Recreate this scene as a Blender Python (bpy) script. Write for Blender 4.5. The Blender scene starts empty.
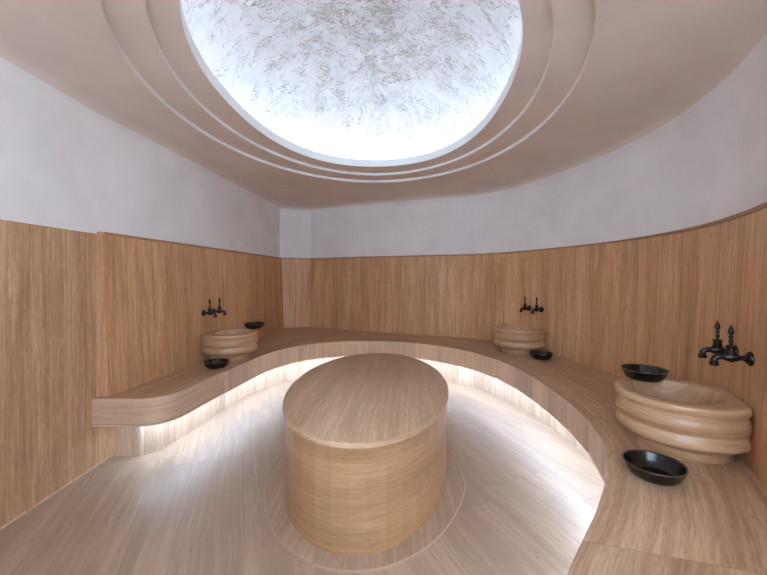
import bpy, bmesh, math, random
from mathutils import Vector, Matrix
random.seed(7)
S = bpy.context.scene
COL = S.collection
PI = math.pi

# ------------------------------------------------------------------ camera / view
FPX, W, H = 362.0, 767, 575
cam_d = bpy.data.cameras.new('camera')
cam_d.sensor_fit = 'HORIZONTAL'; cam_d.sensor_width = 36.0
cam_d.lens = FPX / W * 36.0
cam_d.shift_y = -(H / 2 - 277.0) / W
cam_d.clip_start = 0.02
cam = bpy.data.objects.new('camera', cam_d); COL.objects.link(cam)
cam.location = (0, 0, 1.30); cam.rotation_euler = (PI / 2, 0, 0)
S.camera = cam
vs = S.view_settings
vs.view_transform = 'Standard'; vs.look = 'None'; vs.gamma = 1.0; vs.use_curve_mapping = False
vs.exposure = 1.54
S.cycles.diffuse_bounces = 8; S.cycles.max_bounces = 12
S.cycles.sample_clamp_indirect = 8.0
S.cycles.caustics_reflective = False; S.cycles.caustics_refractive = False
wd = bpy.data.worlds.new('world'); S.world = wd; wd.use_nodes = True
wd.node_tree.nodes['Background'].inputs[0].default_value = (.79, 1.01, 1.28, 1)
wd.node_tree.nodes['Background'].inputs[1].default_value = 3.6  # fill light, enters through the opening added in the back wall

# ------------------------------------------------------------------ heights
Z_SEAT, Z_UNDER = 0.476, 0.286
Z_CAP, Z_WAINS = 1.612, 1.597
Z_CEIL = 2.452

# ------------------------------------------------------------------ materials
class N:
    def __init__(s, name):
        s.m = bpy.data.materials.new(name); s.m.use_nodes = True
        s.t = s.m.node_tree; s.b = s.t.nodes['Principled BSDF']; s.out = s.t.nodes['Material Output']
    def new(s, k, **kw):
        n = s.t.nodes.new(k)
        for a, v in kw.items(): setattr(n, a, v)
        return n
    def link(s, a, b): s.t.links.new(a, b)
    def math(s, op, a, b=None, c=None):
        n = s.new('ShaderNodeMath', operation=op)
        for i, v in enumerate((a, b, c)):
            if v is None: continue
            if isinstance(v, (int, float)): n.inputs[i].default_value = v
            else: s.link(v, n.inputs[i])
        return n.outputs[0]
    def vec(s, x, y, z):
        n = s.new('ShaderNodeCombineXYZ')
        for i, v in enumerate((x, y, z)):
            if isinstance(v, (int, float)): n.inputs[i].default_value = v
            else: s.link(v, n.inputs[i])
        return n.outputs[0]
    def noise(s, v, scale=1, detail=4, rough=.55, dist=0):
        n = s.new('ShaderNodeTexNoise')
        n.inputs['Scale'].default_value = scale; n.inputs['Detail'].default_value = detail
        n.inputs['Roughness'].default_value = rough; n.inputs['Distortion'].default_value = dist
        s.link(v, n.inputs['Vector']); return n.outputs['Fac']
    def ramp(s, f, stops):
        n = s.new('ShaderNodeValToRGB'); e = n.color_ramp.elements
        e[0].position = stops[0][0]; e[0].color = (*stops[0][1], 1)
        e[1].position = stops[-1][0]; e[1].color = (*stops[-1][1], 1)
        for p, c in stops[1:-1]:
            x = e.new(p); x.color = (*c, 1)
        s.link(f, n.inputs[0]); return n.outputs[0]
    def mixc(s, f, a, b, mode='MIX'):
        n = s.new('ShaderNodeMix', data_type='RGBA', blend_type=mode)
        if isinstance(f, (int, float)): n.inputs[0].default_value = f
        else: s.link(f, n.inputs[0])
        for i, v in ((6, a), (7, b)):
            if isinstance(v, tuple): n.inputs[i].default_value = (*v, 1)
            else: s.link(v, n.inputs[i])
        return n.outputs[2]

DARK, MID, LIGHT = (.345, .19, .095), (.51, .305, .17), (.66, .45, .285)

def travertine(name, dark=DARK, mid=MID, light=LIGHT, slab=.55, plank=0.0, rough=.42, tone=.16, vein=1.0, wav=.012, spec=.5, joint=.0022, jdark=.55, fine=1.0):
    """vein-cut travertine: U of the UV map runs across the veins, V along them (metres)"""
    dark, mid, light = [tuple(min(.86, v * 1.1) for v in c) for c in (dark, mid, light)]
    n = N(name)
    uv = n.new('ShaderNodeUVMap'); uv.uv_map = 'UVMap'
    sp = n.new('ShaderNodeSeparateXYZ'); n.link(uv.outputs[0], sp.inputs[0])
    a, b = sp.outputs[0], sp.outputs[1]
    if slab:
        q = n.math('DIVIDE', a, slab); idx = n.math('FLOOR', q); fr = n.math('FRACT', q)
        d = n.math('MULTIPLY', n.math('MINIMUM', fr, n.math('SUBTRACT', 1.0, fr)), slab)
        if plank:
            wn = n.new('ShaderNodeTexWhiteNoise', noise_dimensions='1D'); n.link(idx, wn.inputs['W'])
            q2 = n.math('ADD', n.math('DIVIDE', b, plank), wn.outputs[0])
            i2 = n.math('FLOOR', q2); f2 = n.math('FRACT', q2)
            d2 = n.math('MULTIPLY', n.math('MINIMUM', f2, n.math('SUBTRACT', 1.0, f2)), plank)
            d = n.math('MINIMUM', d, d2)
            idx = n.math('ADD', idx, n.math('MULTIPLY', i2, 17.3))
        wn2 = n.new('ShaderNodeTexWhiteNoise', noise_dimensions='1D'); n.link(idx, wn2.inputs['W'])
        rnd = wn2.outputs[0]
        jm = n.math('LESS_THAN', d, joint)
    else:
        rnd = 0.37; jm = None
    seed = n.math('MULTIPLY', rnd, 40.0) if slab else 3.1
    warp = n.math('MULTIPLY', n.math('SUBTRACT', n.noise(n.vec(n.math('MULTIPLY', a, 2.0), n.math('MULTIPLY', b, 1.6), seed), 1, 2), .5), wav * 2)
    aw = n.math('ADD', a, warp)
    v1 = n.noise(n.vec(n.math('MULTIPLY', aw, 56 * vein), n.math('MULTIPLY', b, 2.0), seed), 1, 5, .62)
    v2 = n.noise(n.vec(n.math('MULTIPLY', aw, 9 * vein), n.math('MULTIPLY', b, .55), seed), 1, 3, .5)
    v3 = n.noise(n.vec(n.math('MULTIPLY', aw, 150 * vein), n.math('MULTIPLY', b, 15), seed), 1, 3, .6)
    f = n.math('ADD', n.math('MULTIPLY', v1, .54), n.math('MULTIPLY', v2, .36))
    f = n.math('ADD', f, n.math('MULTIPLY', v3, .34 * fine))
    f = n.math('ADD', f, -.12)
    c = n.ramp(f, [(.36, dark), (.455, tuple(d * .35 + m * .65 for d, m in zip(dark, mid))), (.51, mid), (.575, tuple((l + m) / 2 for l, m in zip(light, mid))), (.66, light)])
    # broad cloudiness
    cl = n.noise(n.vec(n.math('MULTIPLY', a, 2.2), n.math('MULTIPLY', b, 1.5), seed), 1, 3, .5)
    k = n.math('ADD', .86, n.math('MULTIPLY', cl, .28))
    if slab:
        k = n.math('MULTIPLY', k, n.math('ADD', 1 - tone / 2, n.math('MULTIPLY', rnd, tone)))
    # pores
    po = n.noise(n.vec(n.math('MULTIPLY', aw, 95), n.math('MULTIPLY', b, 22), seed), 1, 2, .5)
    pm = n.math('GREATER_THAN', po, .70)
    k = n.math('MULTIPLY', k, n.math('SUBTRACT', 1.0, n.math('MULTIPLY', pm, .22)))
    if jm is not None:
        k = n.math('MULTIPLY', k, n.math('SUBTRACT', 1.0, n.math('MULTIPLY', jm, 1 - jdark)))
    kc = n.new('ShaderNodeCombineColor')
    for i in range(3): n.link(k, kc.inputs[i])
    col = n.mixc(1.0, c, kc.outputs[0], 'MULTIPLY')
    n.link(col, n.b.inputs['Base Color'])
    n.link(n.math('ADD', rough - .06, n.math('MULTIPLY', v1, .14)), n.b.inputs['Roughness'])
    n.b.inputs['Specular IOR Level'].default_value = spec
    bp = n.new('ShaderNodeBump'); bp.inputs['Strength'].default_value = .12; bp.inputs['Distance'].default_value = .004
    n.link(v3, bp.inputs['Height']); n.link(bp.outputs[0], n.b.inputs['Normal'])
    return n.m

def plaster(name, c1, c2, scale=2.2, bump=.08):
    n = N(name)
    tc = n.new('ShaderNodeTexCoord')
    f = n.noise(tc.outputs['Object'], scale, 5, .55, .3)
    f2 = n.noise(tc.outputs['Object'], 26, 3, .6)
    c = n.ramp(f, [(.33, c1), (.68, c2)])
    n.link(c, n.b.inputs['Base Color']); n.b.inputs['Roughness'].default_value = .75
    n.b.inputs['Specular IOR Level'].default_value = .25
    b = n.new('ShaderNodeBump'); b.inputs['Strength'].default_value = bump; b.inputs['Distance'].default_value = .006
    n.link(f2, b.inputs['Height']); n.link(b.outputs[0], n.b.inputs['Normal'])
    return n.m

def plain(name, col, rough=.5, metal=0.0, spec=.5, noise=.0):
    n = N(name)
    n.b.inputs['Roughness'].default_value = rough; n.b.inputs['Metallic'].default_value = metal
    n.b.inputs['Specular IOR Level'].default_value = spec
    tc = n.new('ShaderNodeTexCoord')
    f = n.noise(tc.outputs['Object'], 45, 3)
    c = n.ramp(f, [(.3, tuple(v * (1 - noise) for v in col)), (.7, tuple(v * (1 + noise) for v in col))])
    n.link(c, n.b.inputs['Base Color'])
    return n.m

def emitter(name, col, strength):
    n = N(name)
    n.b.inputs['Base Color'].default_value = (.8, .8, .8, 1)
    n.b.inputs['Emission Color'].default_value = (*col, 1)
    n.b.inputs['Emission Strength'].default_value = strength
    return n.m

M = dict(
    wains=travertine('travertine wall', slab=.62, tone=.18),
    back=travertine('travertine backrest', slab=.62, tone=.14, dark=(.365, .19, .085), mid=(.56, .308, .152), light=(.70, .44, .25)),  # wall stone made more saturated, light bounced between stone faces painted in
    cap=travertine('travertine cap edge shade', slab=.62, dark=(.19, .105, .055), mid=(.29, .165, .088), light=(.38, .235, .135)),  # stone darkened, the shading along the cap is painted into its colour
    seat=travertine('travertine seat', slab=9.0, plank=.74, jdark=.74, tone=.1, rough=.36, wav=.02, dark=(.29, .165, .092), mid=(.425, .265, .16), light=(.55, .385, .255)),
    front=travertine('travertine bench front', slab=.30, tone=.18, wav=.02, dark=(.49, .32, .205), mid=(.60, .415, .28), light=(.69, .515, .38)),  # lightened stone, light bounced off the floor is put into the colour
    plinth=travertine('travertine plinth', slab=.24, tone=.2, wav=.02, dark=(.42, .29, .20), mid=(.55, .40, .29), light=(.68, .54, .43)),
    floor=travertine('travertine floor', dark=(.34, .235, .165), mid=(.43, .305, .215), light=(.52, .39, .295), fine=.45, slab=.46, plank=1.55, rough=.40, tone=.07, wav=.02, vein=.8, jdark=.78),
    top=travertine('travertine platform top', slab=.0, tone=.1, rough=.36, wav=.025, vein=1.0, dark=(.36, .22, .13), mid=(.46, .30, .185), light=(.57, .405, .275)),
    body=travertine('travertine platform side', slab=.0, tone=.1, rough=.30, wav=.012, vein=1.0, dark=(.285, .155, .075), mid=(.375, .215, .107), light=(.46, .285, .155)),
    basin=travertine('travertine basin', slab=.0, rough=.36, wav=.02, vein=1.1, dark=(.34, .19, .10), mid=(.46, .28, .15), light=(.58, .39, .24)),
    plate=travertine('travertine floor plate', slab=.0, rough=.38, vein=.8, dark=(.29, .19, .12), mid=(.37, .255, .17), light=(.46, .335, .24)),
    wall=plaster('wall plaster', (.76, .735, .72), (.84, .82, .81)),
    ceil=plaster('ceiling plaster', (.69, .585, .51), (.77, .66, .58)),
    white=plaster('white lip plaster', (.84, .84, .84), (.88, .88, .88)),
    dome=plaster('dome plaster', (.80, .80, .81), (.87, .87, .88), 3.0, .35),
    gold_shade=plain('dome leaf relief', (.60, .56, .50), .55, 0, .3, .28),  # grey of the shaded relief is mixed into the strokes' own colour
    black=plain('blackened bronze', (.010, .007, .006), .20, .0, .45, .4),
    tap=plain('black iron', (.008, .006, .006), .32, .0, .4, .4),
    led=emitter('led cool white', (.66, .98, 1.40), 20.0),
    led2=emitter('cove led cool white', (.82, .98, 1.19), 5.1),
)

# ------------------------------------------------------------------ object helpers
def obj(name, bm, mat, parent=None, smooth=False):
    me = bpy.data.meshes.new(name); bm.to_mesh(me); bm.free()
    for m in (mat if isinstance(mat, list) else [mat]): me.materials.append(m)
    if smooth:
        for p in me.polygons: p.use_smooth = True
        if isinstance(smooth, float):
            me.set_sharp_from_angle(angle=math.radians(smooth))
    o = bpy.data.objects.new(name, me); COL.objects.link(o)
    if parent: o.parent = parent
    return o
def struct(name, bm, mat, parent=None, smooth=False):
    o = obj(name, bm, mat, parent, smooth)
    if parent is None: o['kind'] = 'structure'
    return o
def thing(name, label, cat, loc=(0, 0, 0), rz=0, group=None):
    o = bpy.data.objects.new(name, None); COL.objects.link(o)
    o.empty_display_size = .1
    o.location = loc; o.rotation_euler = (0, 0, rz); o['label'] = label; o['category'] = cat
    if group: o['group'] = group
    return o
def dup(root, loc, rz, label, group=None):
    r = root.copy(); COL.objects.link(r); r.location = loc; r.rotation_euler = (0, 0, rz); r['label'] = label
    if group: r['group'] = group
    for ch in list(root.children):
        c = ch.copy(); COL.objects.link(c); c.parent = r
        for g in list(ch.children):
            d = g.copy(); COL.objects.link(d); d.parent = c
    return r

def UVL(bm):
    return bm.loops.layers.uv.get('UVMap') or bm.loops.layers.uv.new('UVMap')
def quad(bm, uvl, vs_, uvs, mi=0):
    try: f = bm.faces.new(vs_)
    except ValueError: return None
    f.material_index = mi
    for l, t in zip(f.loops, uvs): l[uvl].uv = t
    return f
def ribbon(bm, lower, upper, us, vflip=False, uscale=1, closed=False, mi=0, swap=lambda i: False):
    """strip between two equal-length 3D polylines; uv = (arc length, height along the strip)"""
    uvl = UVL(bm)
    a = [bm.verts.new(p) for p in lower]; b = [bm.verts.new(p) for p in upper]
    n = len(a)
    for i in range(n - 1 + (1 if closed else 0)):
        j = (i + 1) % n
        u0, u1 = us[i], us[i + 1] if i + 1 < len(us) else us[i] + (us[1] - us[0])
        h = (Vector(upper[i]) - Vector(lower[i])).length
        v0 = lower[i][2]; v1 = v0 + h
        q = [(u0, v0), (u1, v0), (u1, v1), (u0, v1)]
        if swap(i): q = [(y, x) for x, y in q]
        quad(bm, uvl, [a[i], a[j], b[j], b[i]], q, mi)
    return a, b

# ------------------------------------------------------------------ plan curves
def spline(pts, n=10):
    P = [Vector(p) for p in pts]; out = []
    for i in range(len(P) - 1):
        p0 = P[i - 1] if i else P[0] * 2 - P[1]
        p1, p2 = P[i], P[i + 1]
        p3 = P[i + 2] if i + 2 < len(P) else P[-1] * 2 - P[-2]
        t0 = 0; t1 = (p1 - p0).length ** .5; t2 = t1 + (p2 - p1).length ** .5; t3 = t2 + (p3 - p2).length ** .5
        for k in range(n):
            t = t1 + (t2 - t1) * k / n
            A1 = p0 * ((t1 - t) / (t1 - t0)) + p1 * ((t - t0) / (t1 - t0))
            A2 = p1 * ((t2 - t) / (t2 - t1)) + p2 * ((t - t1) / (t2 - t1))
            A3 = p2 * ((t3 - t) / (t3 - t2)) + p3 * ((t - t2) / (t3 - t2))
            B1 = A1 * ((t2 - t) / (t2 - t0)) + A2 * ((t - t0) / (t2 - t0))
            B2 = A2 * ((t3 - t) / (t3 - t1)) + A3 * ((t - t1) / (t3 - t1))
            out.append(B1 * ((t2 - t) / (t2 - t1)) + B2 * ((t - t1) / (t2 - t1)))
    out.append(P[-1]); return out
def smooth_poly(P, it=2):
    for _ in range(it):
        P = [P[0]] + [(P[i - 1] + P[i] * 2 + P[i + 1]) / 4 for i in range(1, len(P) - 1)] + [P[-1]]
    return P
def offset(P, d):
    """shift a plan polyline to its right (towards the room for the wall curves)"""
    out = []
    for i, p in enumerate(P):
        ds = []
        if i: ds.append((p - P[i - 1]).normalized())
        if i < len(P) - 1: ds.append((P[i + 1] - p).normalized())
        ns = [Vector((t.y, -t.x)) for t in ds]
        n = ns[0] if len(ns) == 1 else (ns[0] + ns[1]) / (1 + ns[0].dot(ns[1]))
        dd = d(i / (len(P) - 1)) if callable(d) else d
        out.append(p + n * dd)
    return out
def arclen(P):
    u = [0.0]
    for i in range(1, len(P)): u.append(u[-1] + (P[i] - P[i - 1]).length)
    return u
def resample(P, n):
    u = arclen(P); out = []; j = 0
    for k in range(n):
        t = u[-1] * k / (n - 1)
        while j < len(u) - 2 and u[j + 1] < t: j += 1
        f = (t - u[j]) / max(1e-9, u[j + 1] - u[j]); out.append(P[j].lerp(P[j + 1], min(1, f)))
    return out
V3 = lambda p, z: (p.x, p.y, z)

C1, C2 = (-1.645, 5.86), (-1.215, 6.02)
capL = spline([(-1.93, 2.5), (-1.88, 3.0), (-1.835, 3.5), (-1.775, 4.3), (-1.70, 5.2), C1], 8)
capC = [Vector(C1), Vector(C2)]
capR = spline([C2, (-.7, 5.75), (-.2, 5.5), (.4, 5.24), (.98, 5.02), (1.40, 4.74), (1.66, 4.28), (1.85, 3.76), (1.965, 3.3), (2.0, 2.9), (1.975, 2.5), (1.865, 2.07), (1.72, 1.74), (1.575, 1.48), (1.33, 1.1), (1.12, .7), (.98, .3), (.93, -.1), (.93, -.7)], 8)
CAP = capL + capC[1:] + capR[1:]
iC1, iC2 = len(capL) - 1, len(capL)
NCAP = len(CAP)
def WOFF(t):                           # depth of the plaster ledge behind the cap, wider on the right
    return -(.05 + .05 * max(0.0, min(1.0, (t * (NCAP - 1) - iC2 - 8) / 40)))
UP = [Vector((-1.98, -.7)), Vector((-1.98, 1.0)), Vector((-1.98, 2.35))] + offset(CAP, WOFF)
SEATBACK = offset(CAP, .04)          # where the leaning back meets the seat
UCAP = arclen(CAP)

# ------------------------------------------------------------------ floor
bm = bmesh.new(); uvl = UVL(bm)
gx = Vector((.93, .36)).normalized(); gy = Vector((-.36, .93)).normalized()
fl = [Vector(p) for p in ((-2.2, -.9), (2.3, -.9), (2.3, 6.4), (-2.2, 6.4))]
quad(bm, uvl, [bm.verts.new(V3(p, 0)) for p in fl], [(p.dot(gx), p.dot(gy)) for p in fl])
struct('floor', bm, M['floor'])

# ------------------------------------------------------------------ walls (plaster) with soft cove into the ceiling
COVE = .11
def wall_mesh(P, zs=0.0):
    bm = bmesh.new(); us = arclen(P)
    rings = [[V3(p, zs) for p in P], [V3(p, Z_CEIL - COVE) for p in P]]
    for i in range(len(rings) - 1): ribbon(bm, rings[i], rings[i + 1], us)
    return bm
iL = 3 + iC1
struct('wall_left', wall_mesh(UP[:iL + 1]), M['wall'], smooth=40.0)
struct('wall_corner', wall_mesh(UP[iL:iL + 2]), M['wall'])
struct('wall_right', wall_mesh(UP[iL + 1:]), M['wall'], smooth=40.0)
# unseen back wall; its wide opening is added to let in fill light
bm = bmesh.new()
x0, x1, o0, o1, oz = -1.98, UP[-1].x, -1.0, .86, 2.30
ob = .95
for xa, xb, za, zb in ((x0, o0, 0, Z_CEIL - COVE), (o1, x1, 0, Z_CEIL - COVE), (o0, o1, oz, Z_CEIL - COVE), (o0, o1, 0, ob)):
    for ya in (-.7, -.85): bm.faces.new([bm.verts.new(p) for p in ((xa, ya, za), (xb, ya, za), (xb, ya, zb), (xa, ya, zb))])
for xa, za, xb, zb in ((o0, ob, o0, oz), (o1, ob, o1, oz), (o0, oz, o1, oz), (o0, ob, o1, ob)):
    bm.faces.new([bm.verts.new(p) for p in ((xa, -.7, za), (xb, -.7, zb), (xb, -.85, zb), (xa, -.85, za))])
struct('wall_back', bm, M['wall'])

# ------------------------------------------------------------------ ceiling: cove, stepped rings
def ellipse(cx, cy, a, b, rot, n, p=2.0):
    out = []
    for k in range(n):
        t = 2 * PI * k / n
        c, s = math.cos(t), math.sin(t)
        x = b * math.copysign(abs(c) ** (2 / p), c); y = a * math.copysign(abs(s) ** (2 / p), s)
        out.append(Vector((cx + x * math.cos(rot) - y * math.sin(rot), cy + x * math.sin(rot) + y * math.cos(rot))))
    return out
NE = 160
RO = -.045
E2 = ellipse(-.130, 2.640, 1.775, 1.340, RO, NE)
E1 = ellipse(-.130, 2.590, 1.615, 1.135, RO, NE)
E0 = ellipse(-.127, 2.545, 1.415, .950, RO, NE, 2.22)
EL = ellipse(-.127, 2.545, 1.435, .970, RO, NE, 2.22)     # outer face of the lip
ED = ellipse(-.122, 2.540, 1.60, 1.17, RO, NE, 2.05)       # foot of the dome
STEP = .028
bm = bmesh.new()
closedUP = UP
def coveoff(d): return offset(closedUP, d)
rings = []
for k in range(7):
    a = PI / 2 * k / 6
    d = COVE * (1 - math.cos(a)); z = Z_CEIL - COVE + COVE * math.sin(a)
    rings.append([V3(p, z) for p in coveoff(d)])
# the cove closes along the back wall with a straight run at the same offsets
us = arclen(UP)
prev = None
uvl = UVL(bm)
vr = [[bm.verts.new(p) for p in r] for r in rings]
for i in range(6):
    for j in range(len(UP) - 1):
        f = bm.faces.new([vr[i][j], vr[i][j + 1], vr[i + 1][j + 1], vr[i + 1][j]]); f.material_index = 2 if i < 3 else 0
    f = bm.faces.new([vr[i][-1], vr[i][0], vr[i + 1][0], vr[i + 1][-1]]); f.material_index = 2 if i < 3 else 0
def ringverts(E, z): return [bm.verts.new(V3(p, z)) for p in E]
r2a = ringverts(E2, Z_CEIL)
edges = []
for j in range(len(UP)): 
    a, b = vr[6][j], vr[6][(j + 1) % len(UP)]
    edges.append(bm.edges.get((a, b)) or bm.edges.new((a, b)))
for j in range(NE): edges.append(bm.edges.new((r2a[j], r2a[(j + 1) % NE])))
bmesh.ops.triangle_fill(bm, use_beauty=True, use_dissolve=False, edges=edges)
def bridge(A, B, mi=0):
    for j in range(NE):
        f = bm.faces.new([A[j], A[(j + 1) % NE], B[(j + 1) % NE], B[j]]); f.material_index = mi
r2b = ringverts(E2, Z_CEIL + STEP); bridge(r2a, r2b, 1)
r1a = ringverts(E1, Z_CEIL + STEP); bridge(r2b, r1a)
r1b = ringverts(E1, Z_CEIL + 2 * STEP); bridge(r1a, r1b, 1)
r0a = ringverts(E0, Z_CEIL + 2 * STEP); bridge(r1b, r0a)
LIPZ = Z_CEIL + 2 * STEP
r0b = ringverts(E0, LIPZ + .076); bridge(r0a, r0b, 1)
rla = ringverts(EL, LIPZ + .076); bridge(r0b, rla, 1)
rlb = ringverts(EL, LIPZ + .012); bridge(rla, rlb, 1)
rda = ringverts(ED, LIPZ + .012); bridge(rlb, rda, 1)
bmesh.ops.recalc_face_normals(bm, faces=bm.faces)
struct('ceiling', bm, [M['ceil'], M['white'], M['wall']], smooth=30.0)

# dome shell with its swirling leaf relief
DC = Vector((-.122, 2.540)); DH = .85; DZ = LIPZ + .012
def dome_pt(phi, r, lift=0.0):
    """r 0..1 plan radius, superelliptic profile"""
    e = ellipse_pt(phi)
    h = max(0.0, 1 - r ** 2.3) ** .5
    p = DC + (e - DC) * r
    return Vector((p.x, p.y, DZ + .02 + (DH - .02) * h - lift))
def ellipse_pt(phi):
    c, s = math.cos(phi), math.sin(phi)
    x = 1.17 * math.copysign(abs(c) ** (2 / 2.05), c); y = 1.60 * math.copysign(abs(s) ** (2 / 2.05), s)
    return Vector((DC.x + x * math.cos(RO) - y * math.sin(RO), DC.y + x * math.sin(RO) + y * math.cos(RO)))
bm = bmesh.new()
NR = 26
dr = []
base = [bm.verts.new((ellipse_pt(2 * PI * j / NE).x, ellipse_pt(2 * PI * j / NE).y, DZ)) for j in range(NE)]
dr.append(base)
for i in range(NR):
    r = math.sin(PI / 2 * (1 - i / NR))
    dr.append([bm.verts.new(dome_pt(2 * PI * j / NE, r)) for j in range(NE)])
top = bm.verts.new((DC.x, DC.y, DZ + DH))
for i in range(len(dr) - 1): bridge(dr[i], dr[i + 1])
for j in range(NE): bm.faces.new([dr[-1][j], dr[-1][(j + 1) % NE], top])
for f in bm.faces: f.smooth = True
# inverse map: plan point -> dome height
def dome_z(x, y):
    q = Vector((x, y)) - DC
    lx = q.x * math.cos(-RO) - q.y * math.sin(-RO); ly = q.x * math.sin(-RO) + q.y * math.cos(-RO)
    r = (abs(lx / 1.17) ** 2.05 + abs(ly / 1.60) ** 2.05) ** (1 / 2.05)
    if r >= .985: return None
    return DZ + .02 + (DH - .02) * (1 - r ** 2.3) ** .5
rnd = random.Random(11)
def stroke(x, y, ang, L, wdt, curl, lift):
    K = 5; mids = []; px, py, a = x, y, ang
    for k in range(K + 1):
        mids.append((px, py, a))
        px += math.cos(a) * L / K; py += math.sin(a) * L / K; a += curl / K
    top_, lo, hi = [], [], []
    for k, (mx, my, a) in enumerate(mids):
        wv = wdt * math.sin(PI * (k + .35) / (K + .7)) ** .8
        nx, ny = -math.sin(a), math.cos(a)
        pts = []
        for s_ in (-1, 0, 1):
            z = dome_z(mx + nx * wv * s_, my + ny * wv * s_)
            if z is None: return
            pts.append((mx + nx * wv * s_, my + ny * wv * s_, z - (lift if s_ == 0 else -.002)))
        lo.append(bm.verts.new(pts[0])); top_.append(bm.verts.new(pts[1])); hi.append(bm.verts.new(pts[2]))
    for k in range(K):
        for A, B in ((lo, top_), (top_, hi)):
            f = bm.faces.new([A[k], A[k + 1], B[k + 1], B[k]]); f.material_index = mi_
for k in range(2100):
    rr = rnd.random() ** .58 * .97; ph = rnd.random() * 2 * PI
    e = ellipse_pt(ph); p = DC + (e - DC) * rr
    # little feathery clumps of near-parallel strokes
    ang = rnd.random() * 2 * PI; cu = rnd.gauss(0, .8); warm = rnd.random() < .95 - .45 * rr
    cnt = rnd.randint(3, 9)
    for q in range(cnt):
        mi_ = 1 if (warm and rnd.random() < .7) else 0
        ox, oy = rnd.gauss(0, .022), rnd.gauss(0, .022)
        stroke(p.x + ox, p.y + oy, ang + rnd.gauss(0, .28), rnd.uniform(.02, .075), rnd.uniform(.0010, .0034), cu + rnd.gauss(0, .3), rnd.uniform(.003, .009))
for k in range(700):
    rr = rnd.random() ** .55 * .93; ph = rnd.random() * 2 * PI
    p = DC + (ellipse_pt(ph) - DC) * rr; mi_ = 0
    stroke(p.x, p.y, rnd.random() * 2 * PI, rnd.uniform(.08, .17), rnd.uniform(.003, .008), rnd.gauss(0, 1.0), rnd.uniform(.006, .014))
struct('ceiling_dome', bm, [M['dome'], M['gold_shade']])

# cove LED line lying in the trough behind the lip
bm = bmesh.new()
A = ellipse(DC.x, DC.y, 1.545, 1.115, RO, NE, 2.05); B = ellipse(DC.x, DC.y, 1.515, 1.085, RO, NE, 2.05)
va = [bm.verts.new(V3(p, LIPZ + .018)) for p in A]; vb = [bm.verts.new(V3(p, LIPZ + .018)) for p in B]
bridge(va, vb)
for f in bm.faces:
    if f.normal.z < 0: f.normal_flip()
o = obj('cove_light_strip', bm, M['led2'])
o['label'] = 'white light strip hidden behind the lip of the oval ceiling dome'; o['category'] = 'light strip'

# ------------------------------------------------------------------ travertine linings
# plain lining of the left wall, in front of the bench
def lining(path, z0, z1, th, mat, name, u0=0.0):
    inn = offset(path, th); us_ = [u0 + u for u in arclen(path)]
    bm = bmesh.new()
    ribbon(bm, [V3(p, z0) for p in inn], [V3(p, z1) for p in inn], us_)
    ribbon(bm, [V3(p, z1) for p in inn], [V3(p, z1) for p in path], us_)
    return struct(name, bm, mat)
lining([Vector((-1.98, -.7)), Vector((-1.98, 2.49))], 0, Z_WAINS, .006, M['wains'], 'trim_1')
lining([Vector((-1.98, 2.49))] + [p for p in UP if p.x < 0 and 2.5 < p.y < 3.0], 0, Z_UNDER, .006, M['wains'], 'trim_2', 3.19)

lining([Vector((-1.974, -.7)), Vector((-1.974, 2.62))], 0, .011, .007, M['front'], 'baseboard_left')

def backrest(path_cap, name, u0, end=False):
    """leaning travertine back with a thin projecting cap"""
    idx0 = CAP.index(path_cap[0]) if path_cap[0] in CAP else 0
    bot = SB[idx0:idx0 + len(path_cap)]; up = UPB[idx0:idx0 + len(path_cap)]
    capi = CAPI[idx0:idx0 + len(path_cap)]; capo = path_cap
    us_ = [u0 + u for u in arclen(path_cap)]
    bm = bmesh.new()
    zc = Z_CAP - .018
    ribbon(bm, [V3(p, Z_SEAT) for p in bot], [V3(p, zc) for p in capi], us_)
    ribbon(bm, [V3(p, zc) for p in capi], [V3(p, zc) for p in capo], us_, swap=lambda i: True)
    ribbon(bm, [V3(p, zc) for p in capo], [V3(p, Z_CAP) for p in capo], us_, swap=lambda i: True, mi=1)
    ribbon(bm, [V3(p, Z_CAP) for p in capo], [V3(p, Z_CAP) for p in up], us_, swap=lambda i: True)
    if end:
        uvl = UVL(bm)
        pts = [V3(up[0], Z_SEAT), V3(bot[0], Z_SEAT), V3(capi[0], zc), V3(capo[0], zc), V3(capo[0], Z_CAP), V3(up[0], Z_CAP)]
        quad(bm, uvl, [bm.verts.new(p) for p in pts], [(p[0] + 5, p[2]) for p in pts])
    return struct(name, bm, [M['back'], M['cap']], smooth=30.0)
SB = SEATBACK; UPB = offset(CAP, WOFF); CAPI = offset(CAP, -.010)
SB[0] = Vector((-1.888, 2.5)); UPB[0] = Vector((-1.98, 2.5)); CAPI[0] = Vector((-1.94, 2.5))
backrest(CAP[:iC1 + 1], 'trim_3', 0.0, True)
backrest(CAP[iC1:iC2 + 1], 'trim_4', 10.33)
backrest(CAP[iC2:], 'trim_5', 20.0)

# ------------------------------------------------------------------ bench
fr = [(-1.70, 2.45), (-1.60, 2.462), (-1.518, 2.515), (-1.462, 2.63), (-1.428, 2.87), (-1.378, 3.18), (-1.328, 3.50), (-1.255, 3.88), (-1.09, 4.23), (-.86, 4.47), (-.58, 4.60), (-.20, 4.655), (.24, 4.575), (.59, 4.39), (.875, 4.11), (1.06, 3.80), (1.175, 3.47), (1.222, 3.12), (1.235, 2.78), (1.225, 2.44), (1.185, 2.11), (1.10, 1.80), (.955, 1.535), (.74, 1.262), (.57, 1.075), (.46, .93), (.395, .72), (.385, .48), (.45, .26), (.60, .09), (.90, .0)]
F = smooth_poly(spline(fr, 10), 6)
uF = arclen(F)
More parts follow.
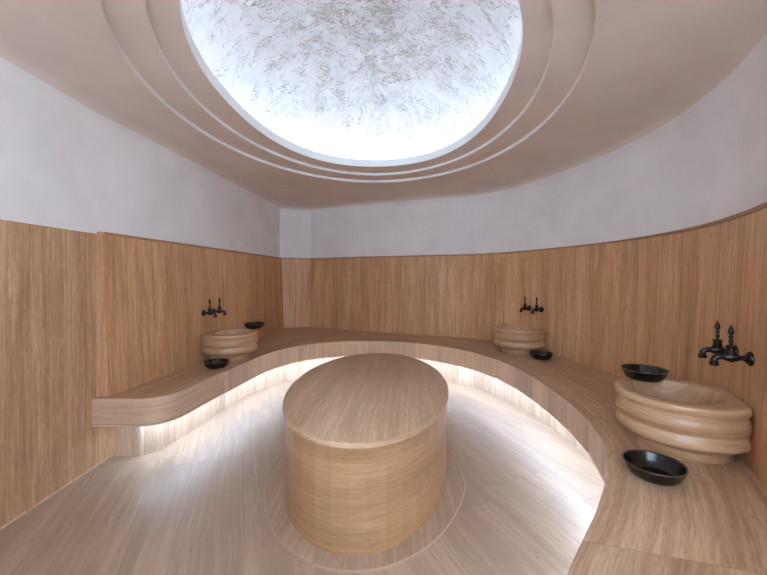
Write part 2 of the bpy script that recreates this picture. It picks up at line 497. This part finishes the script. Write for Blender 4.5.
# facet the right-hand run like the photo's flat front slabs
cut = next(i for i, p in enumerate(F) if p.x > 1.0 and p.y < 3.9)
cut2 = next(i for i, p in enumerate(F) if i > cut and p.y < 1.0)
fac = []; last = 0
for i in range(cut, cut2):
    if uF[i] - last > .29: fac.append(F[i]); last = uF[i]
F = F[:cut] + fac + F[cut2:]
F = [Vector((-1.974, 2.45)), Vector((-1.83, 2.45))] + F
uF = arclen(F)
def insideoff(P, d): return offset(P, lambda t: -(d if not callable(d) else d(t)))
def clean_off(d, step=.07, faceted=True):
    '''offset of the front curve with folded and crowded points dropped'''
    O = insideoff(F, d); keep = [O[0]]
    for i in range(1, len(O)):
        if min((O[i] - q).length for q in F) < .8 * min((O[j] - F[j]).length for j in (i,)): continue
        if (O[i] - keep[-1]).length > step and (O[i] - keep[-1]).dot(F[i] - F[i - 1]) > 0: keep.append(O[i])
    return keep
PL = clean_off(lambda t: .165 + .09 * min(1, t * 3))
PL = smooth_poly([p for p in PL if p.x > -1.80 or p.y > 2.7], 3)
PL = [Vector((-1.974, 2.625)), Vector((-1.76, 2.625))] + [p for p in PL[1:]]
bench = thing('bench', 'long curved travertine bench wrapping the room below the stone backrest', 'bench', (0, 0, 0))
wallside = [Vector((-1.974, 2.505)), Vector((-1.93, 2.52))] + offset(CAP, -.0)[3:]
# end of the wall side trimmed where the bench stops
wallside = [p for p in wallside if p.y > -.05 or p.x < 0]
NB = 220
# match samples: front parameter -> wall parameter by normalised arc length, corrected with nearest wall point
uW = arclen(wallside)
Fd = []
for i in range(len(F) - 1):
    n = max(1, int((F[i + 1] - F[i]).length / .05))
    for k in range(n): Fd.append(F[i].lerp(F[i + 1], k / n))
Fd.append(F[-1])
anch = [((-1.974, 2.45), (-1.974, 2.505)), ((-1.70, 2.45), (-1.925, 2.53)), ((-1.46, 2.63), (-1.91, 2.70)), ((-1.25, 3.88), (-1.79, 4.2)), ((-1.0, 4.35), (-1.70, 5.2)), ((-.86, 4.47), C1), ((-.70, 4.55), C2),
        ((-.2, 4.655), (-.2, 5.5)), ((.59, 4.39), (.98, 5.02)), ((1.06, 3.8), (1.66, 4.28)), ((1.22, 3.12), (1.965, 3.3)), ((1.185, 2.11), (1.865, 2.07)), ((.955, 1.535), (1.575, 1.48)), ((.57, 1.075), (1.2, .85)), ((.385, .48), (1.0, .35))]
def near_i(P, q): return min(range(len(P)), key=lambda i: (P[i] - Vector(q)).length)
uFd = arclen(Fd)
Wd = [wallside[0]]
for a, b in zip(wallside, wallside[1:]):
    n = max(1, int((b - a).length / .02)); Wd += [a.lerp(b, k / n) for k in range(1, n + 1)]
uWd = arclen(Wd)
ka = [(uFd[near_i(Fd, a)], uWd[near_i(Wd, b)]) for a, b in anch] + [(uFd[-1], uWd[-1])]
def warc(u):
    for (u0, w0), (u1, w1) in zip(ka, ka[1:]):
        if u <= u1 + 1e-9: return w0 + (w1 - w0) * max(0, (u - u0)) / max(1e-6, u1 - u0)
    return uWd[-1]
ws = [warc(u) for u in uFd]
for _ in range(40): ws = ws[:1] + [(ws[i - 1] + 2 * ws[i] + ws[i + 1]) / 4 for i in range(1, len(ws) - 1)] + ws[-1:]
def wpt(w):
    k = next((i for i in range(len(uWd) - 1) if uWd[i + 1] >= w), len(uWd) - 2)
    return Wd[k].lerp(Wd[k + 1], max(0, min(1, (w - uWd[k]) / max(1e-9, uWd[k + 1] - uWd[k]))))
Wp = [wpt(w) for w in ws]
bm = bmesh.new(); uvl = UVL(bm)
ud = arclen([(a + b) / 2 for a, b in zip(Fd, Wp)])
KC = 6
cols = []
for p, w in zip(Fd, Wp): cols.append([bm.verts.new(V3(p.lerp(w, k / KC), Z_SEAT)) for k in range(KC + 1)])
for i in range(len(Fd) - 1):
    l0, l1 = (Wp[i] - Fd[i]).length, (Wp[i + 1] - Fd[i + 1]).length
    for k in range(KC):
        quad(bm, uvl, [cols[i][k], cols[i][k + 1], cols[i + 1][k + 1], cols[i + 1][k]],
             [(l0 * k / KC, ud[i]), (l0 * (k + 1) / KC, ud[i]), (l1 * (k + 1) / KC, ud[i + 1]), (l1 * k / KC, ud[i + 1])])
obj('seat', bm, M['seat'], bench)
# front apron and its underside
bm = bmesh.new()
uF = arclen(F)
ribbon(bm, [V3(p, Z_UNDER) for p in F], [V3(p, Z_SEAT) for p in F], uF, swap=lambda i: uF[i] < 1.1)
ins = insideoff(F, .02)
PLm = PL
nb = 160
Fr = resample(F, nb); Pr = resample(offset(F, -.30), nb)
ribbon(bm, [V3(p, Z_UNDER + .0005) for p in Pr], [V3(p, Z_UNDER + .0005) for p in Fr], arclen(Fr))
obj('front_edge', bm, M['front'], bench)
bm = bmesh.new()
ribbon(bm, [V3(p, 0) for p in PLm], [V3(p, Z_UNDER) for p in PLm], arclen(PLm))
obj('plinth', bm, M['plinth'], bench)
# led line under the seat
LA = smooth_poly(clean_off(.09, .09), 2)
LA = [Vector((-1.72, 2.545)), Vector((-1.645, 2.575)), Vector((-1.585, 2.65))] + [p for p in LA if p.x > -1.5 or p.y > 2.72]
LB = offset(LA, -.02)
bm = bmesh.new()
ribbon(bm, [V3(p, Z_UNDER - .006) for p in LA], [V3(p, Z_UNDER - .006) for p in LB], arclen(LA))
for f in bm.faces:
    f.normal_update()
    if f.normal.z > 0: f.normal_flip()
obj('light_strip', bm, M['led'], bench)

# ------------------------------------------------------------------ central oval platform
plat = thing('stone_platform', 'large oval travertine navel stone standing in the middle of the floor', 'stone platform', (-.097, 2.652, 0), RO - .02)
def oval(a, b, n): return [Vector((b * math.cos(2 * PI * k / n), a * math.sin(2 * PI * k / n))) for k in range(n)]
def flat_fill(bm, vs_, z):
    uvl = UVL(bm)
    f = bm.faces.new(vs_)
    for l in f.loops: l[uvl].uv = (l.vert.co.x, l.vert.co.y)
bm = bmesh.new(); uvl = UVL(bm)
NP = 128
prof = [(-.012, .508), (0, .511), (0, .530), (-.003, .535), (-.008, .537)]
pr = []
for d, z in prof: pr.append([bm.verts.new(V3(p, z)) for p in oval(.994 + d, .556 + d, NP)])
per = arclen(oval(.994, .556, NP) + [Vector((.556, 0))])
for i in range(len(pr) - 1):
    for j in range(NP):
        k = (j + 1) % NP
        quad(bm, uvl, [pr[i][j], pr[i][k], pr[i + 1][k], pr[i + 1][j]], [(prof[i][1], per[j]), (prof[i][1], per[j + 1]), (prof[i + 1][1], per[j + 1]), (prof[i + 1][1], per[j])])
flat_fill(bm, pr[-1], .537)
flat_fill(bm, list(reversed(pr[0])), .508)
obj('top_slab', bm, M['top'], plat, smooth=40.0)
bm = bmesh.new(); NS = 40
ov = oval(.984, .546, NS); ov2 = ov + [ov[0]]
per = arclen(ov2)
uvl = UVL(bm)
lo = [bm.verts.new(V3(p, 0.011)) for p in ov]; hi = [bm.verts.new(V3(p, .509)) for p in ov]
for j in range(NS):
    k = (j + 1) % NS
    quad(bm, uvl, [lo[j], lo[k], hi[k], hi[j]], [(.006, per[j]), (.006, per[j + 1]), (.509, per[j + 1]), (.509, per[j])])
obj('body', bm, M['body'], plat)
bm = bmesh.new(); uvl = UVL(bm)
oo = [[bm.verts.new(V3(p, z)) for p in oval(1.066 + d, .672 + d, NP)] for d, z in ((0, 0.0), (0, .010), (-.003, .012))]
for i in range(2):
    for j in range(NP):
        k = (j + 1) % NP; quad(bm, uvl, [oo[i][j], oo[i][k], oo[i + 1][k], oo[i + 1][j]], [(0, 0), (0, .01), (.01, .01), (.01, 0)])
flat_fill(bm, oo[-1], .012)
obj('base_plate', bm, M['plate'], plat)

# ------------------------------------------------------------------ wall lookup for basins and taps
def wall_at(P, x=None, y=None, side=1):
    """point, tangent, inward normal on the cap curve nearest to (x, y)"""
    q = Vector((x, y)); best = None
    for i in range(len(CAP) - 1):
        a, b = CAP[i], CAP[i + 1]; d = b - a
        t = max(0, min(1, (q - a).dot(d) / d.length_squared)); c = a + d * t
        if best is None or (c - q).length < best[0]: best = ((c - q).length, c, d.normalized())
    _, c, t = best
    return c, t, Vector((t.y, -t.x))

# ------------------------------------------------------------------ basins (local +Y points out of the wall)
BC = .212
def make_basin(label):
    r = thing('wash_basin', label, 'basin', group='travertine wash basins on the bench')
    NBs = 96
    def R(phi, rad, c=BC):
        cs = math.cos(phi)
        return rad if cs >= 0 else min(rad, c / max(1e-6, -cs))
    prof = [(.198, 0), (.202, .02), (.202, .045), (.208, .056), (.252, .064), (.272, .078), (.281, .095), (.279, .112), (.268, .128), (.268, .138), (.280, .152), (.286, .170), (.286, .186), (.277, .206), (.270, .216), (.271, .226), (.283, .232), (.286, .240), (.286, .257), (.2835, .2615), (.280, .263)]
    prof = [(a * .945, z) for a, z in prof]
    bm = bmesh.new(); uvl = UVL(bm)
    rg = []
    for rad, z in prof:
        rg.append([bm.verts.new((R(2 * PI * k / NBs, rad) * math.sin(2 * PI * k / NBs), R(2 * PI * k / NBs, rad) * math.cos(2 * PI * k / NBs), z)) for k in range(NBs)])
    for i in range(len(rg) - 1):
        for k in range(NBs):
            j = (k + 1) % NBs; u0, u1 = 2 * PI * k / NBs * .28, 2 * PI * (k + 1) / NBs * .28
            quad(bm, uvl, [rg[i][k], rg[i][j], rg[i + 1][j], rg[i + 1][k]], [(prof[i][1], u0), (prof[i][1], u1), (prof[i + 1][1], u1), (prof[i + 1][1], u0)])
    # hollow
    hol = [(.206, .263), (.2035, .2615), (.2025, .257), (.201, .22), (.198, .18), (.190, .14), (.168, .108), (.13, .09), (.03, .086)]
    hol = [(a * .945, z) for a, z in hol]
    hr = [[bm.verts.new((rad * math.sin(2 * PI * k / NBs), .025 + rad * math.cos(2 * PI * k / NBs), z)) for k in range(NBs)] for rad, z in hol]
    seq = [rg[-1]] + hr
    for i in range(len(seq) - 1):
        for k in range(NBs):
            j = (k + 1) % NBs
            f = bm.faces.new([seq[i][k], seq[i][j], seq[i + 1][j], seq[i + 1][k]])
            for l in f.loops: l[uvl].uv = (l.vert.co.x + .3 * l.vert.co.z, l.vert.co.y)
    f = bm.faces.new(hr[-1])
    for l in f.loops: l[uvl].uv = (l.vert.co.x, l.vert.co.y)
    f = bm.faces.new(list(reversed(rg[0])))
    obj('bowl_body', bm, M['basin'], r, smooth=38.0)
    # drain fitting
    bm = bmesh.new()
    lathe(bm, [(.0, .004), (.016, .004), (.020, .002), (.022, 0)], 24, Matrix.Translation((0, .025, .0865)))
    obj('drain', bm, M['tap'], r, smooth=40.0)
    return r
def lathe(bm, prof, n, mtx):
    rg = []
    for rad, z in prof:
        if rad < 1e-6: rg.append([bm.verts.new(mtx @ Vector((0, 0, z)))])
        else: rg.append([bm.verts.new(mtx @ Vector((rad * math.cos(2 * PI * k / n), rad * math.sin(2 * PI * k / n), z))) for k in range(n)])
    for a, b in zip(rg, rg[1:]):
        for k in range(n):
            j = (k + 1) % n
            vs_ = ([a[0]] if len(a) == 1 else [a[k], a[j]]) + ([b[0]] if len(b) == 1 else [b[j], b[k]])
            if len(vs_) > 2: bm.faces.new(vs_)
def tube(bm, pts, rads, n=14):
    rg = []
    for i, p in enumerate(pts):
        t = (pts[min(i + 1, len(pts) - 1)] - pts[max(i - 1, 0)]).normalized()
        x = Vector((1, 0, 0)); yv = t.cross(x).normalized()
        rg.append([bm.verts.new(p + (x * math.cos(2 * PI * k / n) + yv * math.sin(2 * PI * k / n)) * rads[i]) for k in range(n)])
    for a, b in zip(rg, rg[1:]):
        for k in range(n): bm.faces.new([a[k], a[(k + 1) % n], b[(k + 1) % n], b[k]])
    bm.faces.new(list(reversed(rg[0]))); bm.faces.new(rg[-1])

# ------------------------------------------------------------------ taps (local +Y out of the wall, origin on the wall)
def make_tap(label):
    r = thing('wall_tap', label, 'tap', group='black wall taps above the basins')
    ax = Matrix.Rotation(-PI / 2, 4, 'X')
    bm = bmesh.new()
    lathe(bm, [(0, -.004), (.031, -.004), (.031, .004), (.029, .008), (.022, .011), (.015, .018), (.012, .024), (.0, .024)], 28, ax)
    obj('flange', bm, M['tap'], r, smooth=35.0)
    bm = bmesh.new()
    pts = [Vector((0, .02, 0)), Vector((0, .04, 0)), Vector((0, .100, 0))]
    rd = [.0105, .0105, .0125]
    for k in range(1, 7):
        a = PI / 2 * k / 6
        pts.append(Vector((0, .100 + .022 * math.sin(a), -.022 * (1 - math.cos(a))))); rd.append(.0130)
    pts += [Vector((0, .122, -.024)), Vector((0, .122, -.026)), Vector((0, .122, -.042))]; rd += [.0130, .0175, .0175]
    tube(bm, pts, rd)
    obj('spout', bm, M['tap'], r, smooth=40.0)
    bm = bmesh.new(); T = Matrix.Translation((0, .064, 0))
    lathe(bm, [(0, -.022), (.008, -.021), (.015, -.015), (.018, -.004), (.018, .006), (.015, .014), (.019, .018), (.019, .024), (.0165, .026), (.0165, .044), (.019, .046), (.019, .051), (.010, .054), (0, .055)], 20, T)
    lathe(bm, [(0, -.028), (.013, -.028), (.018, -.018), (.018, .018), (.013, .028), (0, .028)], 18, T @ ax)
    obj('valve_body', bm, M['tap'], r, smooth=35.0)
    bm = bmesh.new()
    lathe(bm, [(a, .053 + (z - .053) * 1.1) for a, z in [(0, .053), (.0065, .053), (.006, .062), (.0095, .067), (.0095, .071), (.006, .075), (.0055, .081), (.009, .086), (.009, .089), (.0055, .093), (.006, .097), (.011, .103), (.0115, .109), (.009, .118), (.0045, .127), (.0025, .134), (0, .137)]], 18, T)
    obj('handle', bm, M['tap'], r, smooth=50.0)
    return r

# ------------------------------------------------------------------ bathing bowls
def make_bowl(label):
    o = thing('bathing_bowl', label, 'bowl', group='black metal bathing bowls')
    prof_o = [(0, 0), (.060, 0), (.074, .003), (.086, .011), (.096, .026), (.103, .042), (.106, .052)]
    prof_i = [(.1085, .0545), (.1085, .057), (.105, .0575), (.101, .050), (.092, .028), (.083, .014), (.072, .0075), (.058, .0045), (0, .0045)]
    bm = bmesh.new(); lathe(bm, prof_o + prof_i, 56, Matrix.Identity(4))
    bmesh.ops.recalc_face_normals(bm, faces=bm.faces)
    obj('vessel', bm, M['black'], o, smooth=60.0)
    bm = bmesh.new()
    lathe(bm, [(.1055, .0545), (.1105, .0555), (.1115, .0575), (.1105, .0595), (.1055, .0590), (.104, .0570), (.1055, .0545)], 56, Matrix.Identity(4))
    obj('rim', bm, M['rim'], o, smooth=60.0)
    return o
M['rim'] = plain('bronze rim highlight', (.06, .045, .04), .28, .3, .5, .3)  # lighter bronze paints in the thin highlight along the bowl rim

# placements: a point on the wall behind each basin
spots = [
    ('near', (1.670, 1.665), 'near right wall'),
    ('far', (1.765, 4.11), 'far right wall'),
    ('left', (-1.82, 3.72), 'left wall'),
]
basin_labels = {
    'near': 'nearest round travertine basin at the right edge with a black bowl on its rim',
    'far': 'round travertine basin on the far right bench with no bowl on its rim',
    'left': 'round travertine basin against the left backrest with a black bowl on its rim',
}
tap_labels = {
    'near': ('nearer black tap of the pair above the closest right basin', 'farther black tap of the pair above the closest right basin'),
    'far': ('nearer black tap of the pair above the far right basin', 'farther black tap of the pair above the far right basin'),
    'left': ('nearer black tap of the pair on the left backrest', 'farther black tap of the pair on the left backrest'),
}
LEAN = .05                            # the back leans this far from cap to seat
def lean_at(z): return .04 - LEAN * (z - Z_SEAT) / (Z_CAP - .018 - Z_SEAT)
B0 = T0 = None
CEN = {}
for key, q, _ in spots:
    c, t, nrm = wall_at(CAP, *q)
    rz = math.atan2(-nrm.x, nrm.y)    # local +Y -> nrm
    loc = c + nrm * (.040 + BC)
    CEN[key] = loc
    if B0 is None:
        B0 = make_basin(basin_labels[key]); B0.location = V3(loc, Z_SEAT); B0.rotation_euler = (0, 0, rz)
    else:
        dup(B0, V3(loc, Z_SEAT), rz, basin_labels[key])
    nearer_first = sorted((-1, 1), key=lambda s: (c + t * .095 * s).length)
    for s, lab in zip(nearer_first, tap_labels[key]):
        c2, t2, n2 = wall_at(CAP, *(c + t * .092 * s))
        zt = .940
        p = c2 + n2 * (lean_at(zt) + .004)
        rz2 = math.atan2(-n2.x, n2.y)
        if T0 is None:
            T0 = make_tap(lab); T0.location = V3(p, zt); T0.rotation_euler = (0, 0, rz2)
        else: dup(T0, V3(p, zt), rz2, lab)

RIM = Z_SEAT + .263
bowls = [
    ((1.117, 1.495), Z_SEAT, 'black metal bowl lying on the bench in front of the closest right basin'),
    ((1.43, 1.985), RIM, 'black metal bowl balanced on the rim of the closest right basin'),
    ((1.595, 3.655), Z_SEAT, 'black bowl lying on the bench beside the far right basin'),
    ((-1.52, 3.30), Z_SEAT, 'black bowl on the left bench in front of the left basin'),
    ((-1.41, 3.955), RIM, 'black bowl perched on the rim of the left basin'),
]
W0 = None
for (x, y), z, lab in bowls:
    if W0 is None: W0 = make_bowl(lab); W0.location = (x, y, z)
    else: dup(W0, (x, y, z), random.uniform(0, 6), lab)
